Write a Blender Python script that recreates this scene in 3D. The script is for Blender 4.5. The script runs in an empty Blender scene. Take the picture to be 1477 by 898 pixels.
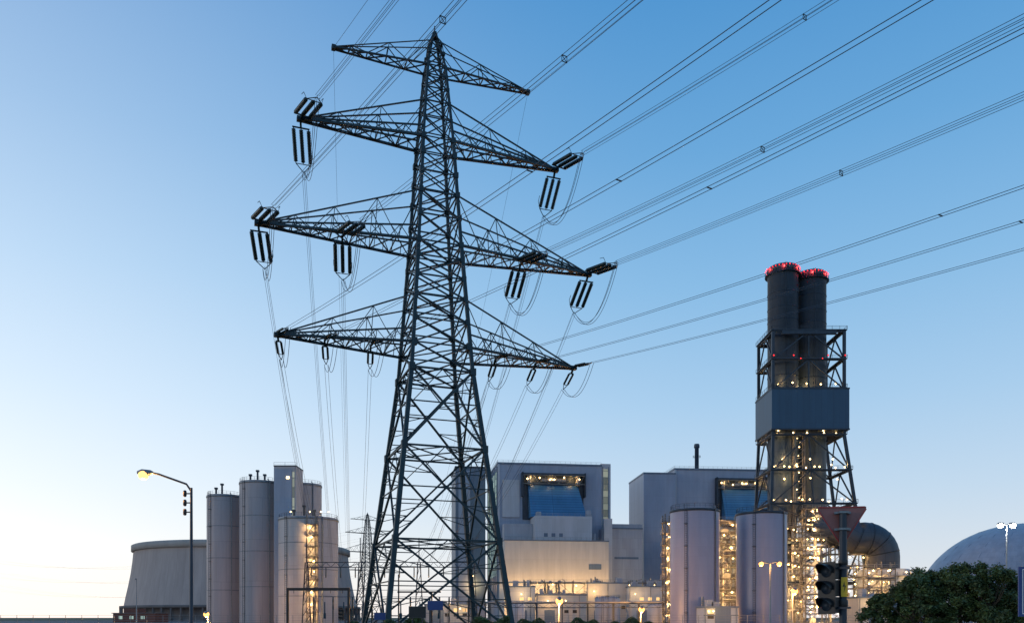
import bpy, math, random
from math import sin, cos, pi, radians, sqrt
from mathutils import Vector, Matrix
random.seed(7)
F_PX = 1200.0
def X(u, D): return (u-738.5)/F_PX*D      # bearing -> metres east at range D
def Z(v, D): return 1.7+(890.0-v)/F_PX*D  # elevation -> metres above ground at range D

# ---------------------------------------------------------------- materials
def new_mat(name):
    m = bpy.data.materials.new(name); m.use_nodes = True
    nt = m.node_tree
    return m, nt, nt.nodes, nt.links, nt.nodes['Principled BSDF']

def mat_plain(name, col, rough=0.6, metal=0.0, var=0.25, scale=0.4, bump=0.0, streak=False):
    m, nt, N, L, b = new_mat(name)
    tc = N.new('ShaderNodeTexCoord'); mp = N.new('ShaderNodeMapping')
    L.new(tc.outputs['Object'], mp.inputs['Vector'])
    mp.inputs['Scale'].default_value = (scale, scale, scale*(0.08 if streak else 1))
    no = N.new('ShaderNodeTexNoise'); no.inputs['Scale'].default_value = 1.0
    no.inputs['Detail'].default_value = 6; no.inputs['Roughness'].default_value = 0.65
    L.new(mp.outputs[0], no.inputs['Vector'])
    mr = N.new('ShaderNodeMapRange'); L.new(no.outputs['Fac'], mr.inputs['Value'])
    mr.inputs['From Min'].default_value = 0.3; mr.inputs['From Max'].default_value = 0.7
    mr.inputs['To Min'].default_value = 1-var; mr.inputs['To Max'].default_value = 1+var
    mx = N.new('ShaderNodeVectorMath'); mx.operation = 'SCALE'
    mx.inputs[0].default_value = col
    L.new(mr.outputs[0], mx.inputs['Scale'])
    L.new(mx.outputs[0], b.inputs['Base Color'])
    b.inputs['Roughness'].default_value = rough; b.inputs['Metallic'].default_value = metal
    if bump:
        bp = N.new('ShaderNodeBump'); bp.inputs['Strength'].default_value = bump
        L.new(no.outputs['Fac'], bp.inputs['Height']); L.new(bp.outputs[0], b.inputs['Normal'])
    return m

def mat_panel(name, col, pw, ph, seam=0.06, seamdark=0.6, rough=0.5, var=0.06, offset=0.0, ribs=0.0, dirt=1.0):
    m, nt, N, L, b = new_mat(name)
    uv = N.new('ShaderNodeUVMap'); uv.uv_map = 'UVMap'
    br = N.new('ShaderNodeTexBrick')
    L.new(uv.outputs[0], br.inputs['Vector'])
    br.offset = offset
    br.inputs['Scale'].default_value = 1.0
    br.inputs['Brick Width'].default_value = pw; br.inputs['Row Height'].default_value = ph
    br.inputs['Mortar Size'].default_value = seam; br.inputs['Mortar Smooth'].default_value = 0.3
    c = Vector(col)
    br.inputs['Color1'].default_value = (*(c*(1+var)), 1)
    br.inputs['Color2'].default_value = (*(c*(1-var)), 1)
    br.inputs['Mortar'].default_value = (*(c*seamdark), 1)
    tc = N.new('ShaderNodeTexCoord'); mp = N.new('ShaderNodeMapping')
    L.new(tc.outputs['Object'], mp.inputs['Vector']); mp.inputs['Scale'].default_value = (.25, .25, .03)
    no = N.new('ShaderNodeTexNoise'); no.inputs['Detail'].default_value = 7; no.inputs['Roughness'].default_value = .7
    no.inputs['Scale'].default_value = 1
    L.new(mp.outputs[0], no.inputs['Vector'])
    mr = N.new('ShaderNodeMapRange'); L.new(no.outputs['Fac'], mr.inputs['Value'])
    mr.inputs['From Min'].default_value = .3; mr.inputs['From Max'].default_value = .7
    mr.inputs['To Min'].default_value = 1-.18*dirt; mr.inputs['To Max'].default_value = 1+.1*dirt
    mx = N.new('ShaderNodeVectorMath'); mx.operation = 'SCALE'
    L.new(br.outputs['Color'], mx.inputs[0]); L.new(mr.outputs[0], mx.inputs['Scale'])
    L.new(mx.outputs[0], b.inputs['Base Color'])
    b.inputs['Roughness'].default_value = rough
    if ribs:
        wv = N.new('ShaderNodeTexWave'); wv.inputs['Scale'].default_value = ribs
        L.new(uv.outputs[0], wv.inputs['Vector'])
        bp = N.new('ShaderNodeBump'); bp.inputs['Strength'].default_value = .35; bp.inputs['Distance'].default_value = .15
        L.new(wv.outputs['Color'], bp.inputs['Height']); L.new(bp.outputs[0], b.inputs['Normal'])
    return m

def mat_emit(name, col, strength):
    m, nt, N, L, b = new_mat(name)
    b.inputs['Base Color'].default_value = (*[min(1, c) for c in col], 1)
    b.inputs['Emission Color'].default_value = (*col, 1)
    b.inputs['Emission Strength'].default_value = strength
    return m

def mat_window(name, col, strength, pw, ph, lit=0.6):
    """rows of panes, some lit from inside"""
    m, nt, N, L, b = new_mat(name)
    uv = N.new('ShaderNodeUVMap'); uv.uv_map = 'UVMap'
    br = N.new('ShaderNodeTexBrick'); br.offset = 0
    L.new(uv.outputs[0], br.inputs['Vector'])
    br.inputs['Scale'].default_value = 1
    br.inputs['Brick Width'].default_value = pw; br.inputs['Row Height'].default_value = ph
    br.inputs['Mortar Size'].default_value = .12
    br.inputs['Color1'].default_value = (1, 1, 1, 1); br.inputs['Color2'].default_value = (1-lit, 1-lit, 1-lit, 1)
    br.inputs['Mortar'].default_value = (0, 0, 0, 1)
    mx = N.new('ShaderNodeVectorMath'); mx.operation = 'MULTIPLY'
    mx.inputs[1].default_value = col
    L.new(br.outputs['Color'], mx.inputs[0])
    L.new(mx.outputs[0], b.inputs['Emission Color']); b.inputs['Emission Strength'].default_value = strength
    b.inputs['Base Color'].default_value = (.06, .09, .11, 1); b.inputs['Roughness'].default_value = .15
    return m

M = {}
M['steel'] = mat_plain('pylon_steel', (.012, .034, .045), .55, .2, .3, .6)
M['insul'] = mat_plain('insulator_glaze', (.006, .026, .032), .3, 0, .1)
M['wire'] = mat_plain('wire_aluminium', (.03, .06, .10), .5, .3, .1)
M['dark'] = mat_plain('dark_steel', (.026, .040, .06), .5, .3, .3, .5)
M['frame'] = mat_plain('platform_steel', (.17, .155, .14), .6, .2, .25, .5)
M['black'] = mat_plain('black_plastic', (.012, .013, .015), .45, 0, .2, 3)
M['grey'] = mat_plain('galvanised', (.2, .22, .24), .5, .5, .2, 1)
M['pipe'] = mat_plain('insulated_pipe', (.34, .33, .31), .45, .3, .2, 1)
M['wallblue'] = mat_panel('cladding_blue_grey', (.255, .31, .41), 6, 8, .06, .85, .45, .03)
M['walldark'] = mat_panel('cladding_slate', (.105, .155, .225), 3, 12, .06, .8, .5, .04)
M['wallpale'] = mat_panel('cladding_pale', (.41, .445, .49), 6, 6, .06, .84, .5, .03)
M['wallcream'] = mat_panel('cladding_cream', (.50, .48, .44), 8, 9.5, .06, .84, .5, .03)
M['wallmid'] = mat_panel('cladding_mid', (.31, .345, .40), 4, 5, .05, .78, .5, .05, .5)
M['slats'] = mat_panel('blue_louvres', (.05, .17, .33), 26, 1.3, .12, .5, .35, .08)
M['bluebox'] = mat_panel('blue_sheet', (.018, .066, .13), 2.1, 14, .05, .7, .5, .05)
M['silo'] = mat_panel('silo_shell', (.325, .31, .335), 3.4, 14, .07, .78, .5, .03, .5)
M['silo2'] = mat_panel('silo_shell_ribbed', (.38, .37, .385), 1.6, 3.0, .05, .82, .5, .04)
M['silo3'] = mat_panel('silo_shell_smooth', (.285, .27, .35), 5.2, 2.6, .025, .88, .4, .02, .5, dirt=.7)
M['stack'] = mat_panel('stack_shell', (.032, .056, .09), 3.4, 4.2, .06, .7, .5, .10, .5)
M['duct'] = mat_panel('duct_shell', (.045, .055, .075), 3, 3, .08, .6, .5, .06)
M['conc'] = mat_plain('concrete', (.33, .31, .29), .9, 0, .15, .12, .1, True)
M['concd'] = mat_plain('concrete_dark', (.14, .13, .13), .9, 0, .2, .2, .1, True)
M['towerc'] = mat_panel('tower_concrete', (.40, .34, .315), 4.8, 60, .14, .85, .85, .03)
M['dome'] = mat_panel('dome_panels', (.29, .32, .385), 4.2, 3.4, .07, .82, .4, .05, .5)
M['brick'] = mat_panel('brick_red', (.16, .075, .06), .6, .25, .03, .7, .9, .15, .5)
M['glass'] = mat_window('stair_glazing', (.62, .85, .74), .62, 2.2, 3.3, .7)
M['winwarm'] = mat_window('lit_windows', (1, .6, .22), 1.4, 3, 40, .9)
M['winstrip'] = mat_window('stair_windows', (.75, .8, .6), .4, 8, 3.2, .8)
M['warm'] = mat_emit('lamp_warm', (1, .66, .27), 9)
M['white'] = mat_emit('lamp_white', (1, .93, .8), 30)
M['sodium'] = mat_emit('lamp_sodium', (1, .42, .10), 3.6)
M['red'] = mat_emit('lamp_red', (1, .03, .03), 2.2)
M['signback'] = mat_plain('sign_back', (.25, .105, .10), .55, .1, .2, 3)
M['blue'] = mat_plain('sign_blue', (.012, .05, .2), .4, 0, .08, 2)
M['whitep'] = mat_plain('white_paint', (.75, .75, .74), .5, 0, .06, 2)
M['yellow'] = mat_plain('yellow_plate', (.7, .42, .02), .5, 0, .06, 2)
M['redp'] = mat_plain('red_paint', (.35, .03, .03), .45, 0, .1, 2)
M['asphalt'] = mat_plain('asphalt', (.05, .05, .052), .9, 0, .25, 2.5, .3)
M['pave'] = mat_panel('paving', (.24, .23, .22), .5, .5, .015, .6, .9, .08, .5)
M['grass'] = mat_plain('grass_ground', (.055, .075, .03), 1, 0, .45, .08, .4)
M['bark'] = mat_plain('bark', (.06, .045, .03), .95, 0, .3, 4, .5)
def mat_leaf(name, a, b_):
    m, nt, N, L, b = new_mat(name)
    tc = N.new('ShaderNodeTexCoord'); no = N.new('ShaderNodeTexNoise'); no.inputs['Scale'].default_value = 1.1
    no.inputs['Detail'].default_value = 4
    L.new(tc.outputs['Object'], no.inputs['Vector'])
    cr = N.new('ShaderNodeValToRGB'); cr.color_ramp.elements[0].position = .35; cr.color_ramp.elements[1].position = .68
    cr.color_ramp.elements[0].color = (*a, 1); cr.color_ramp.elements[1].color = (*b_, 1)
    L.new(no.outputs['Fac'], cr.inputs['Fac']); L.new(cr.outputs[0], b.inputs['Base Color'])
    b.inputs['Roughness'].default_value = .6
    return m
M['leaf'] = mat_leaf('foliage', (.04, .06, .022), (.10, .145, .04))

# ---------------------------------------------------------------- mesh builder
WARM = (1, .58, .22)
class Obj:
    def __init__(s, name, loc=(0, 0, 0), rot=0.0):
        s.name = name; s.loc = Vector(loc); s.rot = rot; s.parts = {}; s.cur = None; s.world = False
        s.inv = Matrix.Rotation(-rot, 3, 'Z'); s.lights = []
    def part(s, name, mat):
        s.cur = s.parts.setdefault(name, dict(mat=M[mat], V=[], F=[], U=[], S=[])); return s
    def light(s, p, power, col=WARM, size=.25): s.lights.append((p, power, col, size))
    def add(s, V, F, smooth=False, UV=None):
        c = s.cur; o = len(c['V']); V = [Vector(v) for v in V]
        if s.world: V = [s.inv @ (v-s.loc) for v in V]
        c['V'].extend(V)
        for fi, f in enumerate(F):
            c['F'].append([o+i for i in f]); c['S'].append(smooth)
            if UV: c['U'].extend(UV[fi])
            else:
                a, b, d = V[f[0]], V[f[1]], V[f[2]]
                n = (b-a).cross(d-a)
                if n.length < 1e-12: n = Vector((0, 0, 1))
                n.normalize()
                if abs(n.z) > .85:
                    c['U'].extend([(V[i].x, V[i].y) for i in f])
                else:
                    t = Vector((-n.y, n.x, 0)).normalized()
                    c['U'].extend([(V[i].dot(t), V[i].z) for i in f])
    def box(s, x0, x1, y0, y1, z0, z1):
        V = [(x0, y0, z0), (x1, y0, z0), (x1, y1, z0), (x0, y1, z0), (x0, y0, z1), (x1, y0, z1), (x1, y1, z1), (x0, y1, z1)]
        s.add(V, [(3, 2, 1, 0), (4, 5, 6, 7), (0, 1, 5, 4), (1, 2, 6, 5), (2, 3, 7, 6), (3, 0, 4, 7)])
    def beam(s, p, q, w, h=None):
        p = Vector(p); q = Vector(q); d = q-p
        if d.length < 1e-6: return
        d.normalize(); h = h or w
        up = Vector((0, 0, 1)) if abs(d.z) < .95 else Vector((0, 1, 0))
        a = d.cross(up).normalized()*(w/2); b = a.cross(d).normalized()*(h/2)
        V = [p-a-b, p+a-b, p+a+b, p-a+b, q-a-b, q+a-b, q+a+b, q-a+b]
        s.add(V, [(3, 2, 1, 0), (4, 5, 6, 7), (0, 1, 5, 4), (1, 2, 6, 5), (2, 3, 7, 6), (3, 0, 4, 7)])
    def lathe(s, cx, cy, prof, n=32, smooth=True, cap=True):
        V = []; F = []; UV = []
        for (r, z) in prof:
            for i in range(n):
                a = 2*pi*i/n; V.append((cx+r*cos(a), cy+r*sin(a), z))
        rr = max(r for r, z in prof); acc = 0
        for k in range(len(prof)-1):
            dz = sqrt((prof[k+1][1]-prof[k][1])**2+(prof[k+1][0]-prof[k][0])**2)
            for i in range(n):
                j = (i+1) % n
                F.append((k*n+i, k*n+j, (k+1)*n+j, (k+1)*n+i))
                u0, u1 = rr*2*pi*i/n, rr*2*pi*(i+1)/n
                UV.append([(u0, acc), (u1, acc), (u1, acc+dz), (u0, acc+dz)])
            acc += dz
        s.add(V, F, smooth, UV)
        if cap and prof[-1][0] > .01:
            r, z = prof[-1]
            s.add([(cx+r*cos(2*pi*i/n), cy+r*sin(2*pi*i/n), z) for i in range(n)], [tuple(range(n))])
    def cyl(s, cx, cy, z0, z1, r, r1=None, n=24):
        s.lathe(cx, cy, [(r, z0), (r if r1 is None else r1, z1)], n)
    def axial(s, p, q, prof, n=10, smooth=True):
        p = Vector(p); q = Vector(q); d = (q-p); dn = d.normalized()
        up = Vector((0, 0, 1)) if abs(dn.z) < .95 else Vector((0, 1, 0))
        a = dn.cross(up).normalized(); b = a.cross(dn)
        V = []; F = []
        for (t, r) in prof:
            for i in range(n):
                an = 2*pi*i/n; V.append(p+d*t+(a*cos(an)+b*sin(an))*r)
        for k in range(len(prof)-1):
            for i in range(n):
                j = (i+1) % n; F.append((k*n+i, k*n+j, (k+1)*n+j, (k+1)*n+i))
        F.append(tuple(range(n))); F.append(tuple(range((len(prof)-1)*n, len(prof)*n)))
        s.add(V, F, smooth)
    def tube(s, pts, r, n=6, smooth=True):
        pts = [Vector(p) for p in pts]; V = []; F = []; UV = []; acc = 0
        rs = r if isinstance(r, (list, tuple)) else [r]*len(pts)
        for k, p in enumerate(pts):
            d = (pts[min(k+1, len(pts)-1)]-pts[max(k-1, 0)]).normalized()
            up = Vector((0, 0, 1)) if abs(d.z) < .9 else Vector((0, 1, 0))
            if n > 8: up = Vector((0, 1, 0))
            a = d.cross(up).normalized(); b = a.cross(d)
            for i in range(n):
                an = 2*pi*i/n; V.append(p+(a*cos(an)+b*sin(an))*rs[k])
        for k in range(len(pts)-1):
            dl = (pts[k+1]-pts[k]).length
            for i in range(n):
                j = (i+1) % n; F.append((k*n+i, k*n+j, (k+1)*n+j, (k+1)*n+i))
                u0, u1 = rs[k]*2*pi*i/n, rs[k]*2*pi*(i+1)/n
                UV.append([(u0, acc), (u1, acc), (u1, acc+dl), (u0, acc+dl)])
            acc += dl
        s.add(V, F, smooth, UV)
    def ball(s, p, r, n=8, m=5):
        V = []; F = []
        for k in range(m+1):
            ph = pi*k/m
            for i in range(n):
                a = 2*pi*i/n; V.append((p[0]+r*sin(ph)*cos(a), p[1]+r*sin(ph)*sin(a), p[2]+r*cos(ph)))
        for k in range(m):
            for i in range(n):
                j = (i+1) % n; F.append((k*n+i, (k+1)*n+i, (k+1)*n+j, k*n+j))
        s.add(V, F, True)
    def octa(s, p, r):
        x, y, z = p
        V = [(x+r, y, z), (x-r, y, z), (x, y+r, z), (x, y-r, z), (x, y, z+r), (x, y, z-r)]
        s.add(V, [(0, 2, 4), (2, 1, 4), (1, 3, 4), (3, 0, 4), (2, 0, 5), (1, 2, 5), (3, 1, 5), (0, 3, 5)])
    def rail(s, pts, h=1.1, w=.09, post=2.5):
        for a, b in zip(pts[:-1], pts[1:]):
            a = Vector(a); b = Vector(b); L = (b-a).length; n = max(1, int(L/post))
            u = Vector((0, 0, h))
            s.beam(a+u, b+u, w); s.beam(a+u*.5, b+u*.5, w*.8)
            for i in range(n+1):
                p = a.lerp(b, i/n); s.beam(p, p+u, w)
    def ringrail(s, cx, cy, z, r, n=24, h=1.1, w=.09):
        s.rail([(cx+r*cos(2*pi*i/n), cy+r*sin(2*pi*i/n), z) for i in range(n+1)], h, w, 50)
    def finish(s):
        single = len(s.parts) == 1 and not s.lights
        root = None
        if not single:
            root = bpy.data.objects.new(s.name, None); root.empty_display_size = 1
            root.location = s.loc; root.rotation_euler = (0, 0, s.rot)
            bpy.context.collection.objects.link(root)
        for pn, c in s.parts.items():
            nm = s.name if single else pn
            me = bpy.data.meshes.new(nm)
            me.from_pydata([tuple(v) for v in c['V']], [], c['F'])
            ul = me.uv_layers.new(name='UVMap')
            ul.data.foreach_set('uv', [x for uv in c['U'] for x in uv])
            me.polygons.foreach_set('use_smooth', c['S'])
            me.materials.append(c['mat']); me.update()
            ob = bpy.data.objects.new(nm, me)
            bpy.context.collection.objects.link(ob)
            if single:
                ob.location = s.loc; ob.rotation_euler = (0, 0, s.rot); root = ob
            else: ob.parent = root
        for (p, pwr, col, size) in s.lights:
            l = bpy.data.lights.new('lamp_light', 'POINT'); l.color = col; l.energy = pwr; l.shadow_soft_size = size
            ob = bpy.data.objects.new('lamp_light', l); bpy.context.collection.objects.link(ob)
            ob.location = p; ob.parent = root
        s.root = root
        return root

# ---------------------------------------------------------------- pylon
WP = [(0, 14.7), (30.5, 7.3), (33.6, 6.6), (46, 5.1), (58.5, 3.6), (67.5, 2.1), (70.6, 1.4), (72, .15)]
def pw(z):
    for (a, wa), (b, wb) in zip(WP[:-1], WP[1:]):
        if a <= z <= b: return wa+(wb-wa)*(z-a)/(b-a)
    return .15
ARMS = [(67.3, 70.4, 12.0, 5), (58.3, 62.8, 15.7, 6), (45.7, 51.7, 20.3, 8), (33.5, 39.2, 18.2, 7)]
def build_pylon(name, loc, rot, full=True, sc=1.0, k=1.0):
    o = Obj(name, loc, rot)
    S = lambda p: tuple(c*sc for c in p)
    def bm(p, q, w): o.beam(S(p), S(q), w*k)
    C = [(-1, -1), (1, -1), (1, 1), (-1, 1)]
    def corner(i, z): w = pw(z)/2; return (C[i][0]*w, C[i][1]*w, z)
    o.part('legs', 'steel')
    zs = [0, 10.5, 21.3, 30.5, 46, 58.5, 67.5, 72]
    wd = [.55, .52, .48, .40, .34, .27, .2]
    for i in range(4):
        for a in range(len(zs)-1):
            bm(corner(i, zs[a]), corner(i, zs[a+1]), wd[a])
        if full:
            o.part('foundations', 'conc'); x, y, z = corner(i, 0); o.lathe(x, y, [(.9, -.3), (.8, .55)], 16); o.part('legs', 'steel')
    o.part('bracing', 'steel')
    def lerp(a, b, t): return tuple(a[j]+(b[j]-a[j])*t for j in range(3))
    low = [0, 10.5, 21.3, 30.5]
    for a, b in zip(low[:-1], low[1:]):
        for i in range(4):
            j = (i+1) % 4
            A, B, Cc, D = corner(i, a), corner(j, a), corner(i, b), corner(j, b)
            bm(A, D, .22); bm(B, Cc, .22); bm(Cc, D, .2)
            if not full: continue
            wa, wb = pw(a), pw(b); t = wa/(wa+wb); X0 = lerp(A, D, t)
            for (P, top, leg0, leg1) in ((A, False, A, Cc), (B, False, B, D), (Cc, True, Cc, A), (D, True, D, B)):
                for f in (.33, .66):
                    m = lerp(P, X0, f)
                    fz = abs(m[2]-leg0[2])/(b-a)
                    lp = lerp(leg0, leg1, fz); bm(m, lp, .1)
                    lp2 = lerp(leg0, leg1, fz*.5 if f < .5 else fz*.75)
                    bm(m, lp2, .09)
            q0 = lerp(A, Cc, t); q1 = lerp(B, D, t); bm(q0, q1, .13)
            mid = lerp(Cc, D, .5); bm(lerp(Cc, X0, .5), mid, .1); bm(lerp(D, X0, .5), mid, .1)
        if full:
            bm(corner(0, b), corner(2, b), .13); bm(corner(1, b), corner(3, b), .13)
            ms = [lerp(corner(i, b), corner((i+1) % 4, b), .5) for i in range(4)]
            for i in range(4): bm(ms[i], ms[(i+1) % 4], .12)
    up = [30.5, 33.5, 36.4, 39.2, 41.6, 43.9, 45.7, 48.9, 51.7, 54.1, 56.4, 58.3, 60.7, 62.8, 64.5, 66.1, 67.3, 69.0, 70.4, 71.7]
    for a, b in zip(up[:-1], up[1:]):
        for i in range(4):
            j = (i+1) % 4
            wdt = .16 if a < 50 else .12
            bm(corner(i, a), corner(j, b), wdt); bm(corner(j, a), corner(i, b), wdt); bm(corner(i, b), corner(j, b), wdt*.9)
        if full and a in (33.5, 45.7, 58.3, 39.2, 51.7): bm(corner(0, a), corner(2, a), .12); bm(corner(1, a), corner(3, a), .12)
    if full:
        o.part('gusset_plates', 'steel')
        for z in low[1:]+up[1:-2]:
            for i in range(4):
                x, y, zz = corner(i, z); g = .34 if z < 35 else (.26 if z < 60 else .16)
                o.box(x-g, x+g, y-g, y+g, zz-g*1.2, zz+g*1.2)
    o.part('crossarms', 'steel')
    for (z, zt, L, n) in ARMS:
        for sx in (-1, 1):
            wb, wt = pw(z)/2, pw(zt)/2
            tip = (sx*L, 0, z)
            b0 = (sx*wb, -wb, z); b1 = (sx*wb, wb, z); t0 = (sx*wt, -wt, zt); t1 = (sx*wt, wt, zt)
            tf = (sx*L, -.25, z); tb = (sx*L, .25, z); tt = (sx*(L-.3), 0, z+.25)
            cw = .26 if L > 13 else .17
            bm(b0, tf, cw); bm(b1, tb, cw); bm(t0, tt, cw*.55); bm(t1, tt, cw*.55)
            bm(tf, tb, .25); bm(tf, tt, .2)
            pr = None
            for q in range(n+1):
                f = 1-(1-q/n)**1.15
                P0, P1, T0, T1 = lerp(b0, tf, f), lerp(b1, tb, f), lerp(t0, tt, f), lerp(t1, tt, f)
                bm(P0, P1, .12)
                if q < n and full and q % 2 == 0: bm(P0, T0, .08); bm(P1, T1, .08)
                if pr:
                    if q % 2: bm(pr[0], P1, .12); bm(pr[2], P0, .08); bm(pr[3], P1, .08)
                    else: bm(pr[1], P0, .12); bm(pr[0], T0, .08); bm(pr[1], T1, .08)
                    if full:
                        if q % 2: bm(pr[1], P0, .1)
                        else: bm(pr[0], P1, .1)
                pr = (P0, P1, T0, T1)
            if full and L > 13:
                g0 = lerp(b0, t0, .28); g1 = lerp(b1, t1, .28)
                bm(g0, tt, .16); bm(g1, tt, .16)
                for q in range(1, 2*n):
                    f = q/(2*n)
                    A_, B_ = lerp(b0, tf, f), lerp(g0, tt, f-.5/n if q % 2 else f+.0)
                    bm(A_, B_, .08); bm(lerp(b1, tb, f), lerp(g1, tt, f), .08)
                    bm(A_, lerp(g0, tt, min(1, f+.5/n)), .08)
            if full:
                o.part('crossarm_plates', 'steel'); e = .42 if L > 13 else .22
                o.box(tip[0]-e, tip[0]+e, -.3, .3, z-.2, z+.25)
                o.part('crossarms', 'steel')
    bm((0, 0, 71.7), (0, 0, 72.7), .1)
    if full:
        o.part('climbing_ladder', 'steel')
        for z in range(3, 70):
            a = corner(0, z); bm((a[0]-.25, a[1]-.1, z), (a[0]+.05, a[1]-.1, z), .04)
    return o

BASE = Vector((-9.3, 100, 0)); ROT = math.atan2(.342, .94)
ax = Vector((.94, .342, 0))
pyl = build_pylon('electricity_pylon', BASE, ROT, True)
pyl.world = True
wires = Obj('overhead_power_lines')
DL = Vector((.53, -.85, 0))       # outgoing span (passes over the viewer's right)
SIDE = Vector((.85, .53, 0))
GX = -25.0; GY = 170.0; GZ = 13.0
def string(p, q, n_disc, R):
    prof = [(0, .05), (.04, .05)]
    for i in range(n_disc):
        a = .05+.9*i/n_disc; b = .05+.9*(i+1)/n_disc
        prof += [(a, R*.55), (a+(b-a)*.35, R), (a+(b-a)*.6, R), (b-(b-a)*.05, R*.55)]
    prof += [(.96, .05), (1, .05)]
    pyl.axial(p, q, prof, 9)
def attach(l, z, nstr, length, R, bundle):
    tip = BASE+ax*l+Vector((0, 0, z))
    d = Vector((DL.x, DL.y, -.13)).normalized()
    tgt = Vector((GX+l*.75, GY, GZ))
    e = (tgt-tip).normalized(); e = Vector((e.x, e.y, e.z-.10)).normalized()
    ends = []
    for vec, side, off in ((d, SIDE, .2), (e, ax, -.25)):
        st = tip+vec*.7+Vector((0, 0, off)); en = st+vec*length
        sp = .84 if nstr == 3 else .55
        offs = [(i-(nstr-1)/2)*sp for i in range(nstr)]
        pyl.part('insulator_strings', 'insul')
        for f in offs: string(st+side*f, en+side*f, int(length*5), R)
        pyl.part('yoke_fittings', 'steel')
        pyl.beam(st+side*offs[0]*1.15, st+side*offs[-1]*1.15, .13); pyl.beam(en+side*offs[0]*1.05, en+side*offs[-1]*1.05, .07)
        pyl.beam(tip, st, .22)
        pyl.beam(en+side*offs[0], en+vec*1.0, .07); pyl.beam(en+side*offs[-1], en+vec*1.0, .07)
        if nstr == 3:
            for f in (offs[0], offs[-1]): pyl.tube([en+side*f, en+side*f*1.3+Vector((0, 0, .7))-vec*.2, en+side*f*1.3+Vector((0, 0, .75))-vec*.9], .035, 5)
        ends.append(en+vec*1.0)
    A, B = ends
    if bundle == 4: bo = [(-.2, .2), (.2, .2), (-.2, -.2), (.2, -.2)]
    elif bundle == 2: bo = [(-.2, 0), (.2, 0)]
    else: bo = [(0, 0)]
    for (su, sz) in bo:
        off = SIDE*su+Vector((0, 0, sz))
        wires.part('line_conductors', 'wire')
        pts = []; t = 0
        while t <= 290:
            p = A+DL*t+off; p.z = A.z+off.z-.12*t+.0004*t*t; pts.append(p); t += 6 if t > 60 else 3
        wires.tube(pts, .021, 5)
    if bundle >= 2:
        for t in ((29, 62, 100) if bundle == 4 else (45, 95)):
            t += (l*2.7) % 13
            c = A+DL*t; c.z = A.z-.12*t+.0004*t*t
            wires.part('spacers', 'steel')
            if bundle == 4:
                q = [c+SIDE*a+Vector((0, 0, b)) for a, b in ((-.22, .22), (.22, .22), (.22, -.22), (-.22, -.22))]
                for i in range(4): wires.beam(q[i], q[(i+1) % 4], .045)
                wires.beam(q[0], q[2], .035)
            else: wires.beam(c-SIDE*.22, c+SIDE*.22, .06)
    nb = bo if bundle < 4 else [(-.2, .0), (.2, .0), (0, .25)]
    for (su, sz) in nb:
        off = ax*su+Vector((0, 0, sz))
        wires.part('down_leads', 'wire')
        wires.tube([B.lerp(tgt, i/14)+off-Vector((0, 0, 3.0*4*(i/14)*(1-i/14)*.6)) for i in range(15)], .02, 5)
        wires.part('jumper_loops', 'wire')
        dr = 3.9 if nstr == 3 else 2.3
        wires.tube([A.lerp(B, i/16)+off*1.1-Vector((0, 0, dr*4*(i/16)*(1-i/16))) for i in range(17)], .03, 5)
for l in (-15.7, 15.7): attach(l, 58.3, 3, 4.1, .24, 4)
for l in (-20.3, 20.3, -11, 11): attach(l, 45.7, 3, 4.1, .24, 4)
for l in (-18.2, -13.0, -7.7, 7.7, 13.0, 18.2): attach(l, 33.5, 2, 2.3, .14, 2)
for l in (-12.0, 12.0):
    tip = BASE+ax*l+Vector((0, 0, 67.3))
    wires.part('earth_wires', 'wire')
    wires.tube([tip+DL*t+Vector((0, 0, -.10*t+.00035*t*t)) for t in range(0, 290, 5)], .02, 5)
    tg = Vector((GX+l*.75, GY, GZ+6))
    wires.tube([tip.lerp(tg, i/14)-Vector((0, 0, 6*(i/14)*(1-i/14))) for i in range(15)], .015, 5)
pyl.finish()

g = Obj('substation_gantry', (GX, GY, 0))
g.part('frame', 'dark')
for x in (-17, -6, 6, 17):
    for s_ in (-1, 1):
        g.beam((x+s_*.9, 0, 0), (x+s_*.25, 0, GZ), .2)
    for k in range(6): g.beam((x-.8+k*.1, 0, k*2.1), (x+.7-k*.09, 0, (k+1)*2.1), .1)
    g.beam((x, 0, GZ), (x, 0, GZ+5), .16)
for dz in (0, 1): g.beam((-17, 0, GZ-dz), (17, 0, GZ-dz), .15)
for k in range(34): g.beam((-17+k, 0, GZ-(k % 2)), (-16+k, 0, GZ-((k+1) % 2)), .08)
g.part('insulators', 'insul')
for k in range(-16, 17, 3): g.axial((k, -.1, GZ-1), (k, -.1, GZ-3.2), [(0, .05), (.1, .12), (.9, .12), (1, .05)], 7)
g.part('busbars', 'wire')
for z in (6, 7.4): g.tube([(-17, 2, z), (17, 2, z)], .06)
g.part('post_insulators', 'insul')
for k in range(-16, 17, 4):
    g.axial((k, 2, 3.2), (k, 2, 6), [(0, .16), (.2, .2), (.5, .14), (.7, .2), (1, .12)], 8); g.beam((k, 2, 0), (k, 2, 3.2), .25)
    g.axial((k+1.6, 5, 1.5), (k+1.6, 5, 5), [(0, .3), (.3, .3), (.35, .15), (1, .12)], 8)
g.finish()

far = build_pylon('electricity_pylon', (X(530, 560), 560, 0), ROT+.25, False, 1.0, 1.3); far.finish()
wf = wires
wf.part('distant_lines', 'wire')
fb = Vector((X(530, 560), 560, 0))
for (z, zt, L, n) in ARMS[1:]:
    for l in (-L, L, L*.55, -L*.55):
        a = fb+Vector((cos(ROT+.25)*l, sin(ROT+.25)*l, z))
        b = a+Vector((-420, 260, 0))
        wf.tube([a.lerp(b, i/16)-Vector((0, 0, 60*(i/16)*(1-i/16))) for i in range(17)], .022, 4)
wires.finish()

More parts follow.
